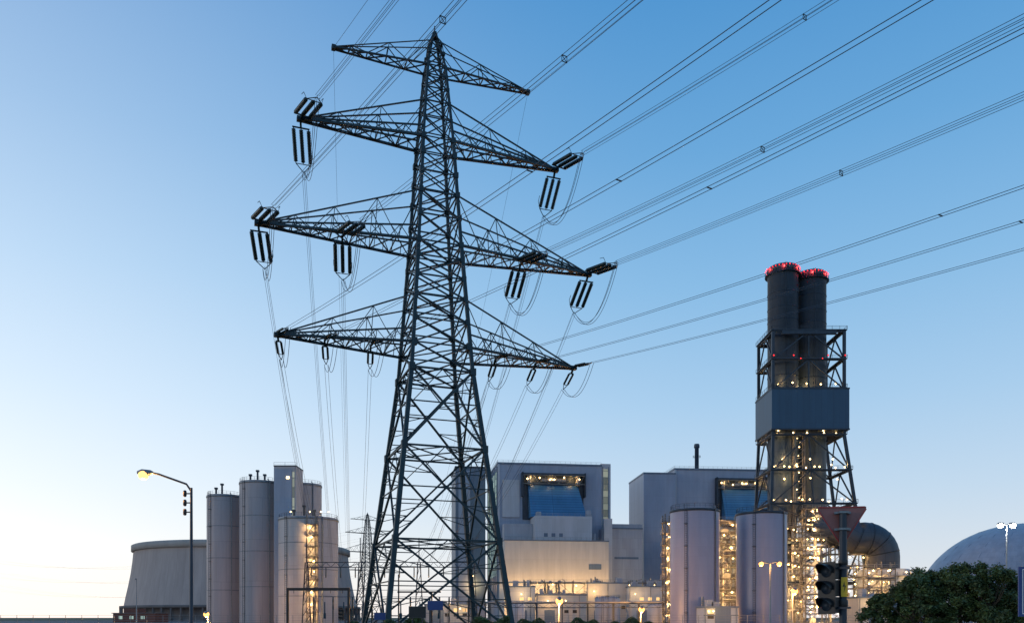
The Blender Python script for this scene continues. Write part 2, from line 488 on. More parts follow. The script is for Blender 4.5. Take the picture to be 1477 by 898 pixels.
# ---------------------------------------------------------------- generic lit process platform
def platform(o, x0, x1, y0, y1, z0, z1, step, rnd, lamp='warm', lampr=.3, dens=1.0, pipes=True, mat='frame', glow=500):
    glow *= 1.35
    nx = max(1, round((x1-x0)/6))
    xs = [x0+(x1-x0)*i/nx for i in range(nx+1)]
    o.part('steel_frame', mat)
    for x in xs:
        for y in (y0, y1): o.beam((x, y, z0), (x, y, z1), .32)
    z = z0+step; lv = 0
    while z <= z1+.01:
        o.part('steel_frame', mat)
        o.box(x0-.5, x1+.5, y0-.5, y1+.5, z-.15, z)
        o.beam((x0, y0-.15, z-.4), (x1, y0-.15, z-.4), .3)
        for i in range(len(xs)-1):
            a, b = (xs[i], xs[i+1]) if (lv+i) % 2 else (xs[i+1], xs[i])
            o.beam((a, y0, z-step), (b, y0, z-.2), .14)
        o.beam((x0, y0, z-step), (x0, y1, z-.2), .14)
        o.beam((x0+.3, y0-.55, z-step), (min(x1, x0+.3+step), y0-.55, z), .5, .12)
        o.part('handrails', 'pipe'); o.rail([(x0-.5, y1+.5, z), (x0-.5, y0-.5, z), (x1+.5, y0-.5, z), (x1+.5, y1+.5, z)], 1.1, .07)
        if rnd.random() < .88:
            o.part('lamps', lamp)
            nl = max(1, int((x1-x0)/5*dens+.5))
            for i in range(nl):
                if rnd.random() < .85: o.octa((x0+(x1-x0)*(i+.5+rnd.uniform(-.4, .4))/nl, y0+rnd.uniform(-.4, .6), z-.6-rnd.uniform(0, .8)), lampr*rnd.uniform(.5, 1.1))
            if rnd.random() < .45 and pipes:
                o.part('equipment', 'pipe'); xx = rnd.uniform(x0+.3, max(x0+.5, x1-2)); ww = rnd.uniform(.8, 2.2); yy = (y0+y1)/2
                o.box(xx, min(x1, xx+ww), yy, yy+1.5, z-step, z-step+rnd.uniform(1, step*.8))
        if glow:
            n_ = max(1, int((x1-x0)/7+.5))
            for i in range(n_):
                if lv % 2 == i % 2 or n_ == 1: o.light((x0+(x1-x0)*(i+.5)/n_+rnd.uniform(-.5, .5), y0+.35, z-.9), glow*rnd.uniform(.5, 1.4), WARM, .12)
        z += step; lv += 1
    if pipes:
        o.part('pipework', 'pipe')
        for k in range(int(2+(x1-x0)/3)):
            x = rnd.uniform(x0+.5, x1-.5); y = rnd.uniform(y0+1, y1-.3); r = rnd.uniform(.15, .5)
            za = z0+rnd.random()*(z1-z0)*.3; zb = z1-rnd.random()*(z1-z0)*.4
            o.tube([(x, y, za), (x, y, zb), (x+rnd.uniform(-2, 2), y, zb+1)], r, 8)
        for k in range(int((z1-z0)/6)):
            zz = rnd.uniform(z0+2, z1-2); y = rnd.uniform(y0+1, y1-.5)
            o.tube([(x0, y, zz), (x1, y, zz)], rnd.uniform(.15, .45), 8)
rnd = random.Random(3)

# ---------------------------------------------------------------- cooling tower
o = Obj('cooling_tower', (X(353, 450), 450, 0))
o.part('shell', 'towerc')
o.lathe(0, 0, [(59.5, 7), (58.6, 12), (57.3, 18), (56.2, 24), (55.4, 30), (54.9, 35.2)], 96, cap=False)
o.part('rim', 'conc'); o.lathe(0, 0, [(55.2, 35.3), (56.0, 35.6), (56.0, 38.4), (55.2, 38.8), (54.0, 38.8), (54, 35)], 96, cap=False)
o.part('air_inlet', 'concd'); o.lathe(0, 0, [(60.5, 0), (60.5, 1.2), (58, 1.3), (58, 6.2), (61.5, 6.4), (61.5, 7.6), (59, 7.8)], 96, cap=False)
for i in range(72):
    a = 2*pi*i/72; o.beam((61*cos(a), 61*sin(a), 0), (61*cos(a), 61*sin(a), 6.5), .7)
o.finish()

o = Obj('brick_pump_house', (X(163, 300), 300, 0))
o.part('walls', 'brick'); o.box(0, 15, 0, 12, 0, 3.2); o.box(3, 8, 2, 9, 3.5, 5.0)
o.part('roof', 'concd'); o.box(-.4, 15.4, -.4, 12.4, 3.2, 3.48)
o.part('windows', 'glass')
for k in range(3): o.box(2+k*4, 3.4+k*4, -.05, .02, 1.2, 2.3)
o.finish()

# ---------------------------------------------------------------- left silos
def silo(name, u, D, rpx, vtop, mat, n=48, pipe=True, vents=0, dome=False, bands=True):
    r = rpx/F_PX*D; h = Z(vtop, D)
    o = Obj(name, (X(u, D), D, 0))
    o.part('shell', mat)
    if dome: o.lathe(0, 0, [(r, 0), (r, h-.8), (r*.97, h-.4), (r*.5, h+.2), (.3, h+.5)], n)
    else: o.lathe(0, 0, [(r, 0), (r, h)], n)
    o.part('bands', 'dark' if not bands else 'grey')
    o.lathe(0, 0, [(r+.05, h-.9), (r+.16, h-.85), (r+.16, h-.3), (r+.05, h-.25)], n, cap=False)
    if bands:
        for k in range(1, 4): o.lathe(0, 0, [(r+.01, h*k/4), (r+.07, h*k/4+.05), (r+.07, h*k/4+.2), (r+.01, h*k/4+.25)], n, cap=False)
    o.part('handrail', 'dark'); o.ringrail(0, 0, h, r-.2, 28, 1.1, .06)
    o.part('ladder', 'dark')
    for a in (-pi*.5-.55,):
        x, y = (r+.35)*cos(a), (r+.35)*sin(a)
        o.beam((x-.3, y, 0), (x-.3, y, h+1), .1); o.beam((x+.3, y, 0), (x+.3, y, h+1), .1)
        z = 3
        while z < h: o.box(x-.5, x+.5, y-.1, y+.5, z, z+.1); z += 6
        z = 1
        while z < h: o.beam((x-.3, y, z), (x+.3, y, z), .05); z += .6
    if pipe:
        a = -pi*.5+.7; x, y = (r+.25)*cos(a), (r+.25)*sin(a)
        o.part('downpipe', 'grey'); o.tube([(x, y, 0), (x, y, h-.2), (x*.8, y*.8, h+.6)], .18, 8)
    if vents:
        o.part('roof_vents', 'dark')
        for k in range(vents):
            x = -r*.5+k*r*.35; o.cyl(x, 0, h, h+2.6+(k % 2)*1.4, .35, n=10); o.box(x-.5, x+.5, -.5, .5, h+2.4+(k % 2)*1.4, h+3+(k % 2)*1.4)
    return o
silo('storage_silo', 324, 292, 24.5, 715, 'silo', vents=2).finish()
silo('storage_silo', 376, 286, 29.5, 696, 'silo', vents=3).finish()
silo('storage_silo', 440, 298, 23.5, 699, 'silo2', vents=1).finish()
o = silo('storage_silo', 445, 268, 42, 748, 'silo2', vents=3)
r = 42/F_PX*268; h = Z(748, 268)
x0 = 2.2
platform(o, x0, x0+2.6, -r-1.8, -r+.8, 0, h, 3.4, rnd, lampr=.44, glow=520)
o.part('roof_lamps', 'warm')
for x in (-4, 2, 5.5, 8): o.octa((x, -r*.7, h+1.5), .27)
o.light((4, -r*.6, h+1.8), 700)
o.finish()
D = 276
o = Obj('elevator_tower', (X(411, D), D, 0))
o.part('walls', 'silo2'); w = 16/F_PX*D
o.box(-w, w, 0, 9, 0, Z(672, D))
o.part('walls_front_face', 'wallblue'); o.box(-w+.2, w-1.4, -.35, -.02, 0, Z(672, D)-1)
o.part('trim', 'dark'); o.box(-w-.1, w+.1, -.1, 9.1, Z(672, D), Z(672, D)+.35); o.rail([(-w, 0, Z(671, D)), (w, 0, Z(671, D))], 1.1, .06)
o.part('wall_light', 'warm'); o.box(.6, 1.5, -.5, -.36, Z(690, D), Z(687, D))
o.part('windows', 'winstrip'); o.box(w-1.2, w-.5, -.08, -.01, 3, Z(680, D))
o.finish()

# ---------------------------------------------------------------- boiler houses
def boiler(name, u, D, rot, first=True):
    o = Obj(name, (X(u, D), D, 0), rot)
    H = 75.5 if first else Z(677, D)
    W = 51 if first else 56
    o.part('main_walls', 'wallblue'); o.box(0, W, 0, 45, 0, H)
    o.part('parapet', 'walldark'); o.box(-.25, W+.25, -.25, 45.25, H, H+.9)
    o.part('corner_trim', 'wallpale'); o.box(-.12, .9, -.2, -.02, 0, H)
    if first:
        o.part('flank_glazing', 'glass'); o.box(-.12, -.02, 1.5, 40, 22, H-3)
        o.part('flank_mullions', 'walldark')
        for y in (1, 9, 17, 25, 33, 40.5): o.box(-.5, -.05, y, y+.7, 10, H-1)
    rx = 12 if first else 22
    o.part('opening', 'dark'); o.box(rx, rx+30, -.5, -.05, 49, H-5)
    o.box(rx-.6, rx, -3.5, -.05, 60, H-4); o.box(rx+30, rx+30.6, -3.5, -.05, 60, H-4)
    o.box(rx-.6, rx+30.6, -3.5, -.05, H-5.2, H-4.4)
    o.part('opening_truss', 'frame')
    for i in range(12): o.beam((rx+i*2.5, -3.3, H-9.5 if i % 2 else H-5.2), (rx+(i+1)*2.5, -3.3, H-5.2 if i % 2 else H-9.5), .25)
    o.beam((rx, -3.3, H-9.5), (rx+30, -3.3, H-9.5), .4); o.beam((rx, -3.3, H-5.4), (rx+30, -3.3, H-5.4), .35)
    o.part('opening_ducts', 'pipe')
    for x in (rx+3, rx+27): o.tube([(x, -1.6, H-10), (x, -1.6, H-5.5)], 1.1, 10)
    o.tube([(rx+9, -1.5, H-7.6), (rx+21, -1.5, H-7.6)], 1.0, 10)
    o.part('lamps', 'warm')
    for x in (rx+2, rx+8, rx+13, rx+15.2, rx+20, rx+27.5): o.octa((x, -2.6, H-6.8+rnd.uniform(-1, .6)), .45)
    for x in (rx+5, rx+14, rx+24): o.light((x, -2.9, H-6.5), 550)
    o.part('sloping_louvres', 'slats')
    zt, zb = H-10, 49.5
    V = [(rx+2.5, -1, zt), (rx+27, -1, zt), (rx+30, -8, zb), (rx+3, -8, zb), (rx+2.5, -.55, zt), (rx+27, -.55, zt), (rx+30, -.55, zb), (rx+3, -.55, zb)]
    o.add(V, [(3, 2, 1, 0), (2, 6, 5, 1), (0, 4, 7, 3), (3, 7, 6, 2), (0, 1, 5, 4)])
    if first:
        o.part('upper_panels', 'wallpale'); o.box(2.2, 10.5, -.6, -.03, 50, 68)
        o.part('filter_block', 'wallpale'); o.box(15.8, 43, -14, -.6, 37, 49.3)
        o.part('left_block', 'wallmid'); o.box(2, 15.7, -8, -.7, 37, 46)
        o.part('lower_hall', 'wallcream'); o.box(.6, 49.5, -20, -.8, 0, 36.9)
        o.part('lower_hall_trim', 'walldark'); o.box(.4, 49.7, -20.2, -.8, 36.95, 37.5)
        o.box(.5, 49.6, -20.25, -20.02, 17.5, 18.1)
        o.part('roof_rail', 'grey'); o.rail([(.8, -19.8, 37.5), (49.3, -19.8, 37.5)], 1.2, .1); o.rail([(16, -13.8, 49.3), (43, -13.8, 49.3)], 1.2, .1)
        o.part('ventilation_grilles', 'walldark')
        for i in range(3): o.box(20+i*3.6, 21.8+i*3.6, -14.12, -13.98, 39.5, 41.2)
        o.box(40, 46, -20.15, -19.98, 24, 26.5)
        o.part('roof_plant', 'wallmid')
        for i, x in enumerate((17, 41)): o.box(x, x+2, -12, -9, 49.3, 51.4+(i % 2))
        o.cyl(45.5, -8, 37.5, 41.8, .8, n=14)
        o.part('stair_tower', 'wallpale'); o.box(W+.1, W+5, 1, 10, 0, H+1.6)
        o.part('stair_windows', 'winstrip'); o.box(W+1.2, W+3.6, .88, .98, 22, H-1)
        o.part('stair_frames', 'walldark'); o.box(W+.9, W+1.15, .7, .98, 20, H); o.box(W+3.65, W+3.95, .7, .98, 20, H)
        o.part('side_hall', 'wallmid'); o.box(49.7, 70, -6, .6, 0, 44.5); o.box(53.5, 70.2, -5, 30, 44.6, 47)
        o.part('side_hall_front', 'wallpale'); o.box(50, 54, -9.5, -6.1, 0, 49)
        o.part('side_hall_trim', 'walldark'); o.box(54.1, 70.2, -6.25, .4, 44.52, 45.1)
        o.box(56, 68, -6.1, -6.02, 30, 31)
        o.part('base_lamps', 'warm')
        for i in range(6): o.octa((3+i*9, -20.8, 8+rnd.uniform(-2, 7)), .4)
        for i in range(4): o.light((5+i*15, -29, 10), 9000)
    else:
        o.part('bunker_block', 'wallblue'); o.box(-17, -.3, -3, 30, 0, Z(685, D))
        o.part('bunker_trim', 'walldark'); o.box(-17.2, -.2, -3.2, 30.2, Z(685, D)+.02, Z(685, D)+.8)
        o.part('lower_hall', 'wallmid'); o.box(1, 60, -18, -.6, 0, 42)
        o.part('lower_hall_rail', 'grey'); o.rail([(1, -17.8, 42), (60, -17.8, 42)], 1.2, .12)
        platform(o, 13, 40, -24, -18.5, 0, 50, 5.5, rnd, lampr=.45, dens=1.1, glow=1800)
        platform(o, 46, 64, -24, -18.5, 0, 64, 5.5, rnd, lampr=.45, dens=1.0, glow=1500)
    o.part('roof_railing', 'grey'); o.rail([(W, 0, H+.9), (0, 0, H+.9), (0, 44, H+.9)], 1.1, .07)
    return o
boiler('boiler_house', 718, 400, radians(8)).finish()
boiler('boiler_house', 973, 430, radians(5), False).finish()
o = Obj('coal_bunker_building', (X(657, 425), 425, 0), radians(8))
o.part('walls', 'walldark'); o.box(0, 15.4, 0, 30, 0, Z(674, 425))
o.part('panels', 'wallblue'); o.box(1.5, 7.5, -.4, -.02, 0, Z(678, 425))
o.part('parapet', 'dark'); o.box(-.3, 15.7, -.3, 30.3, Z(674, 425), Z(673, 425)+.5)
o.part('lamps', 'warm')
for z in (10, 16, 23, 30): o.octa((9, -.6, z), .35)
o.light((9, -3, 18), 3000)
o.finish()
D = 450
o = Obj('slim_chimney', (X(1005, D), D, 0))
o.part('shaft', 'stack'); o.lathe(0, 0, [(1.2, 0), (1.1, Z(646, D)), (1.5, Z(645.5, D)), (1.5, Z(642, D)), (1.3, Z(640, D))], 20)
o.part('platform', 'dark'); o.ringrail(0, 0, Z(660, D), 2, 12)
o.finish()

# ---------------------------------------------------------------- low foreground halls
def hall(name, u0, u1, v, D, mat, depth=14, win=True, seed=1, roof='walldark', glow=1600):
    rn = random.Random(seed); w = X(u1, D)-X(u0, D); h = Z(v, D)
    o = Obj(name, (X(u0, D), D, 0))
    o.part('walls', mat); o.box(0, w, 0, depth, 0, h)
    o.part('roof_edge', roof); o.box(-.2, w+.2, -.2, depth+.2, h, h+.5)
    o.part('roof_plant', 'wallmid')
    for k in range(int(w/7)+1):
        x = rn.uniform(1, w-3); hh = rn.uniform(.8, 2.4); o.box(x, x+rn.uniform(1, 2.6), 2, 5, h+.5, h+.5+hh)
    o.part('vents', 'grey')
    for k in range(int(w/6)+1): x = rn.uniform(1, w-1); o.cyl(x, 7, h+.5, h+rn.uniform(2, 4), .3, n=8)
    o.part('roller_doors', 'walldark')
    for k in range(max(1, int(w/14))): o.box(3+k*13, 7+k*13, -.08, -.01, 0, 4.6)
    if win:
        o.part('windows', 'winwarm')
        for k in range(int(w/3.2)):
            if rn.random() < .45: o.box(1+k*3.2, 2.6+k*3.2, -.06, -.01, h*.62, h*.62+1.2)
    o.part('dark_windows', 'black')
    for k in range(int(w/3.2)):
        if rn.random() < .7: o.box(1+k*3.2, 2.6+k*3.2, -.05, -.01, h*.34, h*.34+1.2)
    o.part('wall_trim', 'walldark'); o.box(-.03, w+.03, -.07, -.012, h*.52, h*.52+.25)
    o.part('downpipes', 'grey')
    for k in range(int(w/8)+1): o.tube([(.4+k*8, -.2, 0), (.4+k*8, -.2, h)], .09, 6)
    o.part('wall_lamps', 'warm')
    for k in range(max(1, int(w/9))):
        x = 2+k*9+rn.random()*3; o.octa((x, -.6, h*.8), .26)
        if rn.random() < .7: o.light((x, -4.6, h*.8), glow*rn.uniform(.5, 1.2))
    o.part('roof_rail', 'grey'); o.rail([(0, 0, h+.5), (w, 0, h+.5)], 1.1, .06)
    return o
hall('workshop_building', 734, 772, 846, 325, 'wallpale', seed=2).finish()
hall('turbine_annex', 774, 846, 858, 318, 'wallcream', seed=3, win=False).finish()
hall('switchgear_building', 846, 905, 841, 330, 'wallcream', seed=4, win=False).finish()
hall('pump_building', 907, 962, 846, 322, 'wallpale', seed=5).finish()
hall('storage_shed', 612, 700, 872, 300, 'wallmid', seed=6, glow=900).finish()
hall('office_building', 1015, 1065, 876, 215, 'wallpale', seed=7, glow=500).finish()
hall('treatment_building', 1238, 1280, 862, 240, 'wallcream', seed=8).finish()
hall('control_building', 1280, 1345, 872, 250, 'wallmid', seed=9).finish()
o = Obj('process_pipe_rack', (X(765, 335), 335, 0)); platform(o, 0, 52, 0, 6, 0, Z(836, 335), 5.3, rnd, lampr=.36, dens=.5, glow=900); o.finish()
# small tanks and pipe bridge in the yard
for (u, D, r, h, mt) in ((745, 300, 3.0, 7.5, 'wallpale'), (868, 305, 2.6, 9.5, 'wallmid'), (884, 305, 2.6, 9.5, 'wallmid'), (948, 300, 3.4, 7, 'wallpale'), (690, 290, 2.2, 6.5, 'wallmid')):
    o = Obj('storage_tank', (X(u, D), D, 0))
    o.part('shell', mt); o.lathe(0, 0, [(r, 0), (r, h-.9), (r*.8, h-.25), (.3, h)], 28)
    o.part('handrail', 'dark'); o.ringrail(0, 0, h-.9, r, 16, 1.1, .06)
    o.part('ladder', 'dark'); o.beam((-.3, -r-.2, 0), (-.3, -r-.2, h), .08); o.beam((.3, -r-.2, 0), (.3, -r-.2, h), .08)
    o.part('pipe', 'pipe'); o.tube([(r*.5, -r, .6), (r*.5, -r-1, .8), (r+2, -r-1, .8)], .18, 8)
    o.finish()
o = Obj('pipe_bridge', (X(700, 285), 285, 0)); w = X(960, 285)-X(700, 285)
o.part('trestles', 'dark')
k = 0
while k <= w: o.beam((k, 0, 0), (k, 0, 6.6), .3); o.beam((k, 2.5, 0), (k, 2.5, 6.6), .3); o.beam((k, 0, 6.4), (k, 2.5, 6.4), .25); k += 8.8
o.beam((0, 0, 6.6), (w, 0, 6.6), .25); o.beam((0, 0, 5.2), (w, 0, 5.2), .2)
for i in range(int(w/2.2)): o.beam((i*2.2, 0, 5.2 if i % 2 else 6.6), ((i+1)*2.2, 0, 6.6 if i % 2 else 5.2), .1)
o.part('pipes', 'pipe')
for (y, z, r) in ((.6, 6.95, .3), (1.3, 6.9, .25), (2.0, 6.95, .32)): o.tube([(0, y, z), (w, y, z)], r, 8)
o.finish()
o = Obj('perimeter_fence', (-150, 205, 0)); o.part('posts', 'grey')
for i in range(0, 401, 4): o.beam((i, 0, 0), (i, 0, 2.3), .09)
for z in (.3, 1.0, 1.65, 2.3): o.beam((0, 0, z), (400, 0, z), .05)
o.finish()

# ---------------------------------------------------------------- right silos
silo('storage_silo', 1002, 230, 35, 735, 'silo3', dome=True, bands=False).finish()
silo('storage_silo', 1098, 232, 35.5, 739, 'silo3', dome=True, bands=False).finish()
o = Obj('silo_access_tower', (X(1050, 243), 243, 0)); platform(o, -3.4, 3.2, -2, 4, 0, Z(741, 243), 3.3, rnd, lampr=.40, dens=1.6, glow=750); o.finish()
o = Obj('silo_access_tower', (X(963, 236), 236, 0)); platform(o, -.9, 1.0, -1, 3, 0, Z(741, 236), 3.2, rnd, lampr=.36, glow=380); o.finish()
o = Obj('gypsum_plant_frame', (X(1044, 262), 262, 0)); platform(o, -3, 8, 0, 6, 0, Z(775, 262), 3.8, rnd, lampr=.4, dens=1.0, glow=700); o.part('vessel', 'wallpale'); o.lathe(7, 3, [(4, 0), (4, 22), (3.2, 27), (1, 31)], 24); o.finish()

# ---------------------------------------------------------------- twin stack
o = Obj('twin_chimney_stack', (X(1156, 300), 300, 0)); cx0 = X(1156, 300)
sx = [98.0-cx0, 109.2-cx0]
RED = (1, .04, .03)
for i, x in enumerate(sx):
    o.part('flues', 'stack')
    top = 128 if i == 0 else 127
    y = 1+i*3
    o.lathe(x, y, [(5.35, 40), (5.35, top-2.2), (5.6, top-2), (5.6, top-.5), (5.0, top), (4.7, top), (4.7, top-3)], 48, cap=False)
    o.part('flue_rings', 'dark')
    for z in (108, 112.5, 118, 88, 75): o.lathe(x, y, [(5.36, z), (5.46, z+.05), (5.46, z+.3), (5.36, z+.35)], 48, cap=False)
    o.lathe(x, y, [(5.4, top-3.2), (6.3, top-3.2), (6.3, top-3.0), (5.4, top-3.0)], 36, cap=False)
    o.ringrail(x, y, top-3, 6.2, 28, 1.1, .08)
    o.part('aviation_lights', 'red')
    for k in range(30):
        a = 2*pi*k/30; o.octa((x+5.95*cos(a), y+5.95*sin(a), top-.9), .24)
    for k in range(6):
        a = 2*pi*k/6+.3; o.light((x+6.1*cos(a), y+6.1*sin(a), top-1.5), 900, RED, .1)
    o.part('flue_ladders', 'dark'); o.beam((x-1, y-5.7, 60), (x-1, y-5.7, top), .12); o.beam((x-.4, y-5.7, 60), (x-.4, y-5.7, top), .12)
fx0, fx1 = 91.9-cx0, 117.0-cx0; fy0, fy1 = -7, 10
o.part('support_frame', 'dark')
def fr(z):
    s_ = 0 if z >= 66 else (66-z)*.11
    return fx0-.6*s_*.5, fx1+s_*1.3, fy0-s_*.3, fy1+s_*.3
def corners(z): a, b, c, d = fr(z); return [(a, c, z), (b, c, z), (b, d, z), (a, d, z)]
lv = [0, 14, 28, 41.7, 53.5, 66, 82, 92.5, 102.4]
for a, b in zip(lv[:-1], lv[1:]):
    A = corners(a); B = corners(b)
    for i in range(4):
        j = (i+1) % 4
        o.beam(A[i], B[i], .95); o.beam(B[i], B[j], .7)
        mA = [(A[i][q]+A[j][q])/2 for q in range(3)]; mB = [(B[i][q]+B[j][q])/2 for q in range(3)]
        if b == 82: continue
        if a < 41: continue
        o.beam(A[i], mB, .42); o.beam(A[j], mB, .42)
        if i in (0, 2) : o.beam(mA, mB, .45)
for i in range(4):
    A = corners(41.7)[i]
    j = (i+1) % 4
    o.beam(A, corners(28)[j], .5)
    o.beam(corners(28)[i], corners(14)[j], .5)
for z in (41.7, 53.5, 66, 82.3, 92.5, 102.6):
    a, b, c, d = fr(z)
    o.part('platforms', 'dark')
    o.box(a-.8, b+.8, c-.8, c+1.4, z, z+.35); o.box(a-.8, b+.8, d-1.4, d+.8, z, z+.35)
    o.box(a-.8, a+1, c+1.41, d-1.41, z, z+.35); o.box(b-1, b+.8, c+1.41, d-1.41, z, z+.35)
    o.part('platform_rails', 'dark'); o.rail([(a-.8, d+.8, z+.35), (a-.8, c-.8, z+.35), (b+.8, c-.8, z+.35), (b+.8, d+.8, z+.35)], 1.1, .09)
o.part('top_platform_bracket', 'dark'); o.box(fx0+3, fx1-3, fy0-.9, fy0+.2, 101.2, 102.5)
o.part('clad_box', 'bluebox'); o.box(fx0-.8, fx1+1.3, fy0-1.3, fy1+1.3, 68, 81.8)
o.part('clad_box_trim', 'dark'); o.box(fx0-.95, fx1+1.45, fy0-1.45, fy1+1.45, 81.8, 82.25); o.box(fx0-.95, fx1+1.45, fy0-1.45, fy1+1.45, 67.5, 68)
o.part('frame_red_lights', 'red')
for x in (fx0, fx0+7, fx1-6, fx1): o.octa((x, fy0-1, 93.7), .3)
for x in (fx0+9.5, fx1-8): o.octa((x, fy0-1, 92.6), .25)
o.part('frame_lamps', 'warm')
for z, n in ((84.0, 5), (54.8, 10), (43.0, 9), (66.8, 5), (57.5, 3), (50.2, 3)):
    a, b, c, d = fr(z)
    for k in range(n):
        p = (a+(b-a)*(k+.5)/n+rnd.uniform(-.8, .8), c-.2 if k % 2 else c+2, z+rnd.uniform(-.3, .6)); o.octa(p, .36)
        if k % 3 == 0: o.light((p[0], c+.6, z+.6), 600)
for z in range(44, 66, 3): o.octa((fx0+9.3+rnd.uniform(-.5, .5), -5.5, z), .26)
for z in range(46, 66, 6): o.light((fx0+9.6, -5.6, z), 220)
o.light((fx0+12, -2, 83.5), 1000)
o.part('lift_shaft', 'frame')
for x in (8, 11.4):
    for y in (-6.5, -4.4): o.beam((fx0+x, y, 0), (fx0+x, y, 82), .3)
z = 1
while z < 66: o.beam((fx0+8, -6.5, z), (fx0+11.4, -6.5, z+3), .18); o.beam((fx0+8, -6.5, z), (fx0+11.4, -6.5, z), .18); z += 3
platform(o, 1.0-4, 4, -13, -9, 0, 40, 3.3, rnd, lampr=.42, dens=2.6, glow=1300)
platform(o, 6, 19, -10, -4, 0, 27, 4.0, rnd, lampr=.42, dens=1.6, glow=1400)
platform(o, -13, -4, -10, -4, 0, 34, 4.2, rnd, lampr=.42, dens=1.4, glow=1200)
o.part('flue_ducts', 'duct')
x1 = sx[1]
o.lathe(sx[0], 1, [(3.5, 20), (4.5, 30), (5.35, 40)], 32, cap=False)
o.tube([(x1, 4, 44), (x1+.6, 3, 39), (x1+4, 0, 33), (x1+9, -4, 30)], [5.3, 5.4, 5.2, 4.6], 28)
o.finish()

D = 285
o = Obj('flue_gas_absorber', (X(1262, D), D, 0))
o.part('inlet_elbow', 'duct')
arc = [(-19, 6, 34), (-13, 4, 32.5), (-8, 2, 30.5)]
for k in range(11):
    a = pi*.62-k*(pi*.62)/10
    arc.append((-3.2+6.6*cos(a), 1.5, 22.5+6.6*sin(a)))
arc.append((3.4, 1.5, 18))
o.tube(arc, [4.0, 4.4, 4.9]+[5.4]*12, 32)
o.part('elbow_ribs', 'dark')
for k in (3, 6, 9, 12):
    c = Vector(arc[k]); dn = (Vector(arc[k+1])-Vector(arc[k-1])).normalized()
    o.axial(c-dn*.1, c+dn*.1, [(0, 5.52), (1, 5.52)], 32)
o.part('vessel', 'wallmid'); o.lathe(4, 2, [(9, 0), (9, 15.5), (8, 18.2)], 40)
o.part('side_vessel', 'wallpale'); o.lathe(15, -1, [(4, 0), (4, 11), (3, 14), (.6, 15)], 28)
for (z, r_) in ((15.5, 9.8), (11.8, 9.8), (8, 9.8)):
    o.part('walkways', 'frame'); o.lathe(4, 2, [(9.02, z), (r_+.4, z), (r_+.4, z+.25), (9.02, z+.25)], 36, cap=False)
    o.part('walkway_rails', 'pipe'); o.ringrail(4, 2, z+.25, r_+.2, 28, 1.1, .08)
    o.part('lamps', 'warm')
    for k in range(6):
        a = -pi+.1+k*(pi-.2)/5; o.octa((4+10.4*cos(a), 2+10.4*sin(a), z+1.5+rnd.uniform(-.4, .4)), .32)
        if k % 2: o.light((4+11.6*cos(a), 2+11.6*sin(a), z+2.4), 500)
o.part('discharge_pipe', 'grey'); o.tube([(11, -3, 18), (16, -5, 15.5), (20, -6, 12.5), (22, -6, 10)], .6, 10)
platform(o, 11, 19, -8, -3, 0, 10.5, 3.5, rnd, lampr=.34, dens=1.8, glow=800)
platform(o, -8, 1, -13, -9.5, 0, 20, 3.6, rnd, lampr=.38, dens=1.5, glow=900)
o.finish()

# ---------------------------------------------------------------- coal dome
D = 450
o = Obj('coal_storage_dome', (X(1484, D), D, 0))
prof = []
for k in range(19):
    a = pi/2*k/19; prof.append((56*cos(a)**.92, 4+48.5*sin(a)))
prof.append((.5, 52.5))
o.part('shell', 'dome'); o.lathe(0, 0, prof, 72, smooth=True)
o.part('ring_wall', 'conc'); o.lathe(0, 0, [(57, 0), (57, 4.2), (55.9, 4.3)], 72, cap=False)
o.part('ribs', 'walldark')
for i in range(24):
    a = 2*pi*i/24
    for (r0, z0), (r1, z1) in zip(prof[:-1:2], prof[2::2]):
        o.beam(((r0+.02)*cos(a), (r0+.02)*sin(a), z0+.02), ((r1+.02)*cos(a), (r1+.02)*sin(a), z1+.02), .13)
o.finish()

# ---------------------------------------------------------------- street lamps
def lamp(name, x, y, h, arms, col='sodium', power=1500, rp=.09, ball=.28, lcol=(1, .45, .12), fitting=False, pm=None):
    o = Obj(name, (x, y, 0)); pm = pm or ('dark' if fitting else 'grey')
    o.part('pole', pm)
    o.lathe(0, 0, [(rp*1.6, 0), (rp*1.5, 1.2), (rp*1.1, 1.3), (rp*.7, h)], 14)
    for (dx, dy, dz) in arms:
        o.part('arm', pm); o.tube([(0, 0, h-.15), (dx*.12, dy*.12, h+dz*.25), (dx*.8, dy*.8, h+dz*.9), (dx, dy, h+dz)], rp*.6, 7)
        o.part('lamp_head', 'grey')
        d = Vector((dx, dy, 0)).normalized() if (dx or dy) else Vector((1, 0, 0))
        p = Vector((dx, dy, h+dz)); o.axial(p-d*.1, p+d*(ball*2.6), [(0, .06), (.15, ball*.55), (.7, ball*.7), (1, ball*.3)], 10)
        o.part('lamp_glass', col); q = p+d*ball*1.4-Vector((0, 0, ball*.55)); o.ball(q, ball, 12, 8)
        if power > 5: o.light(q-Vector((0, 0, ball+.15)), power, lcol, .1)
    if fitting:
        o.part('line_fittings', 'black')
        for z in (h-.25, h-.65, h-1.05):
            o.beam((0, 0, z), (-.28, 0, z), .05); o.axial((-.28, 0, z-.14), (-.28, 0, z+.14), [(0, .05), (.2, .08), (.8, .08), (1, .05)], 8)
    o.finish(); return o
lamp('street_lamp', X(276, 36), 36, Z(703, 36), [(-1.68, -.2, .62)], power=420, rp=.075, ball=.21, fitting=True)
lamp('street_lamp', X(806, 220), 220, Z(864, 220), [(0.01, -.3, .1)], power=26000, ball=.95, rp=.12)
lamp('street_lamp', X(924, 270), 270, Z(879, 270)+.6, [(0.01, -.3, .1)], power=20000, ball=.95, rp=.12)
lamp('street_lamp', X(1111, 110), 110, Z(812, 110), [(-.75, 0, .15), (.75, 0, .15)], power=900, ball=.32, rp=.11)
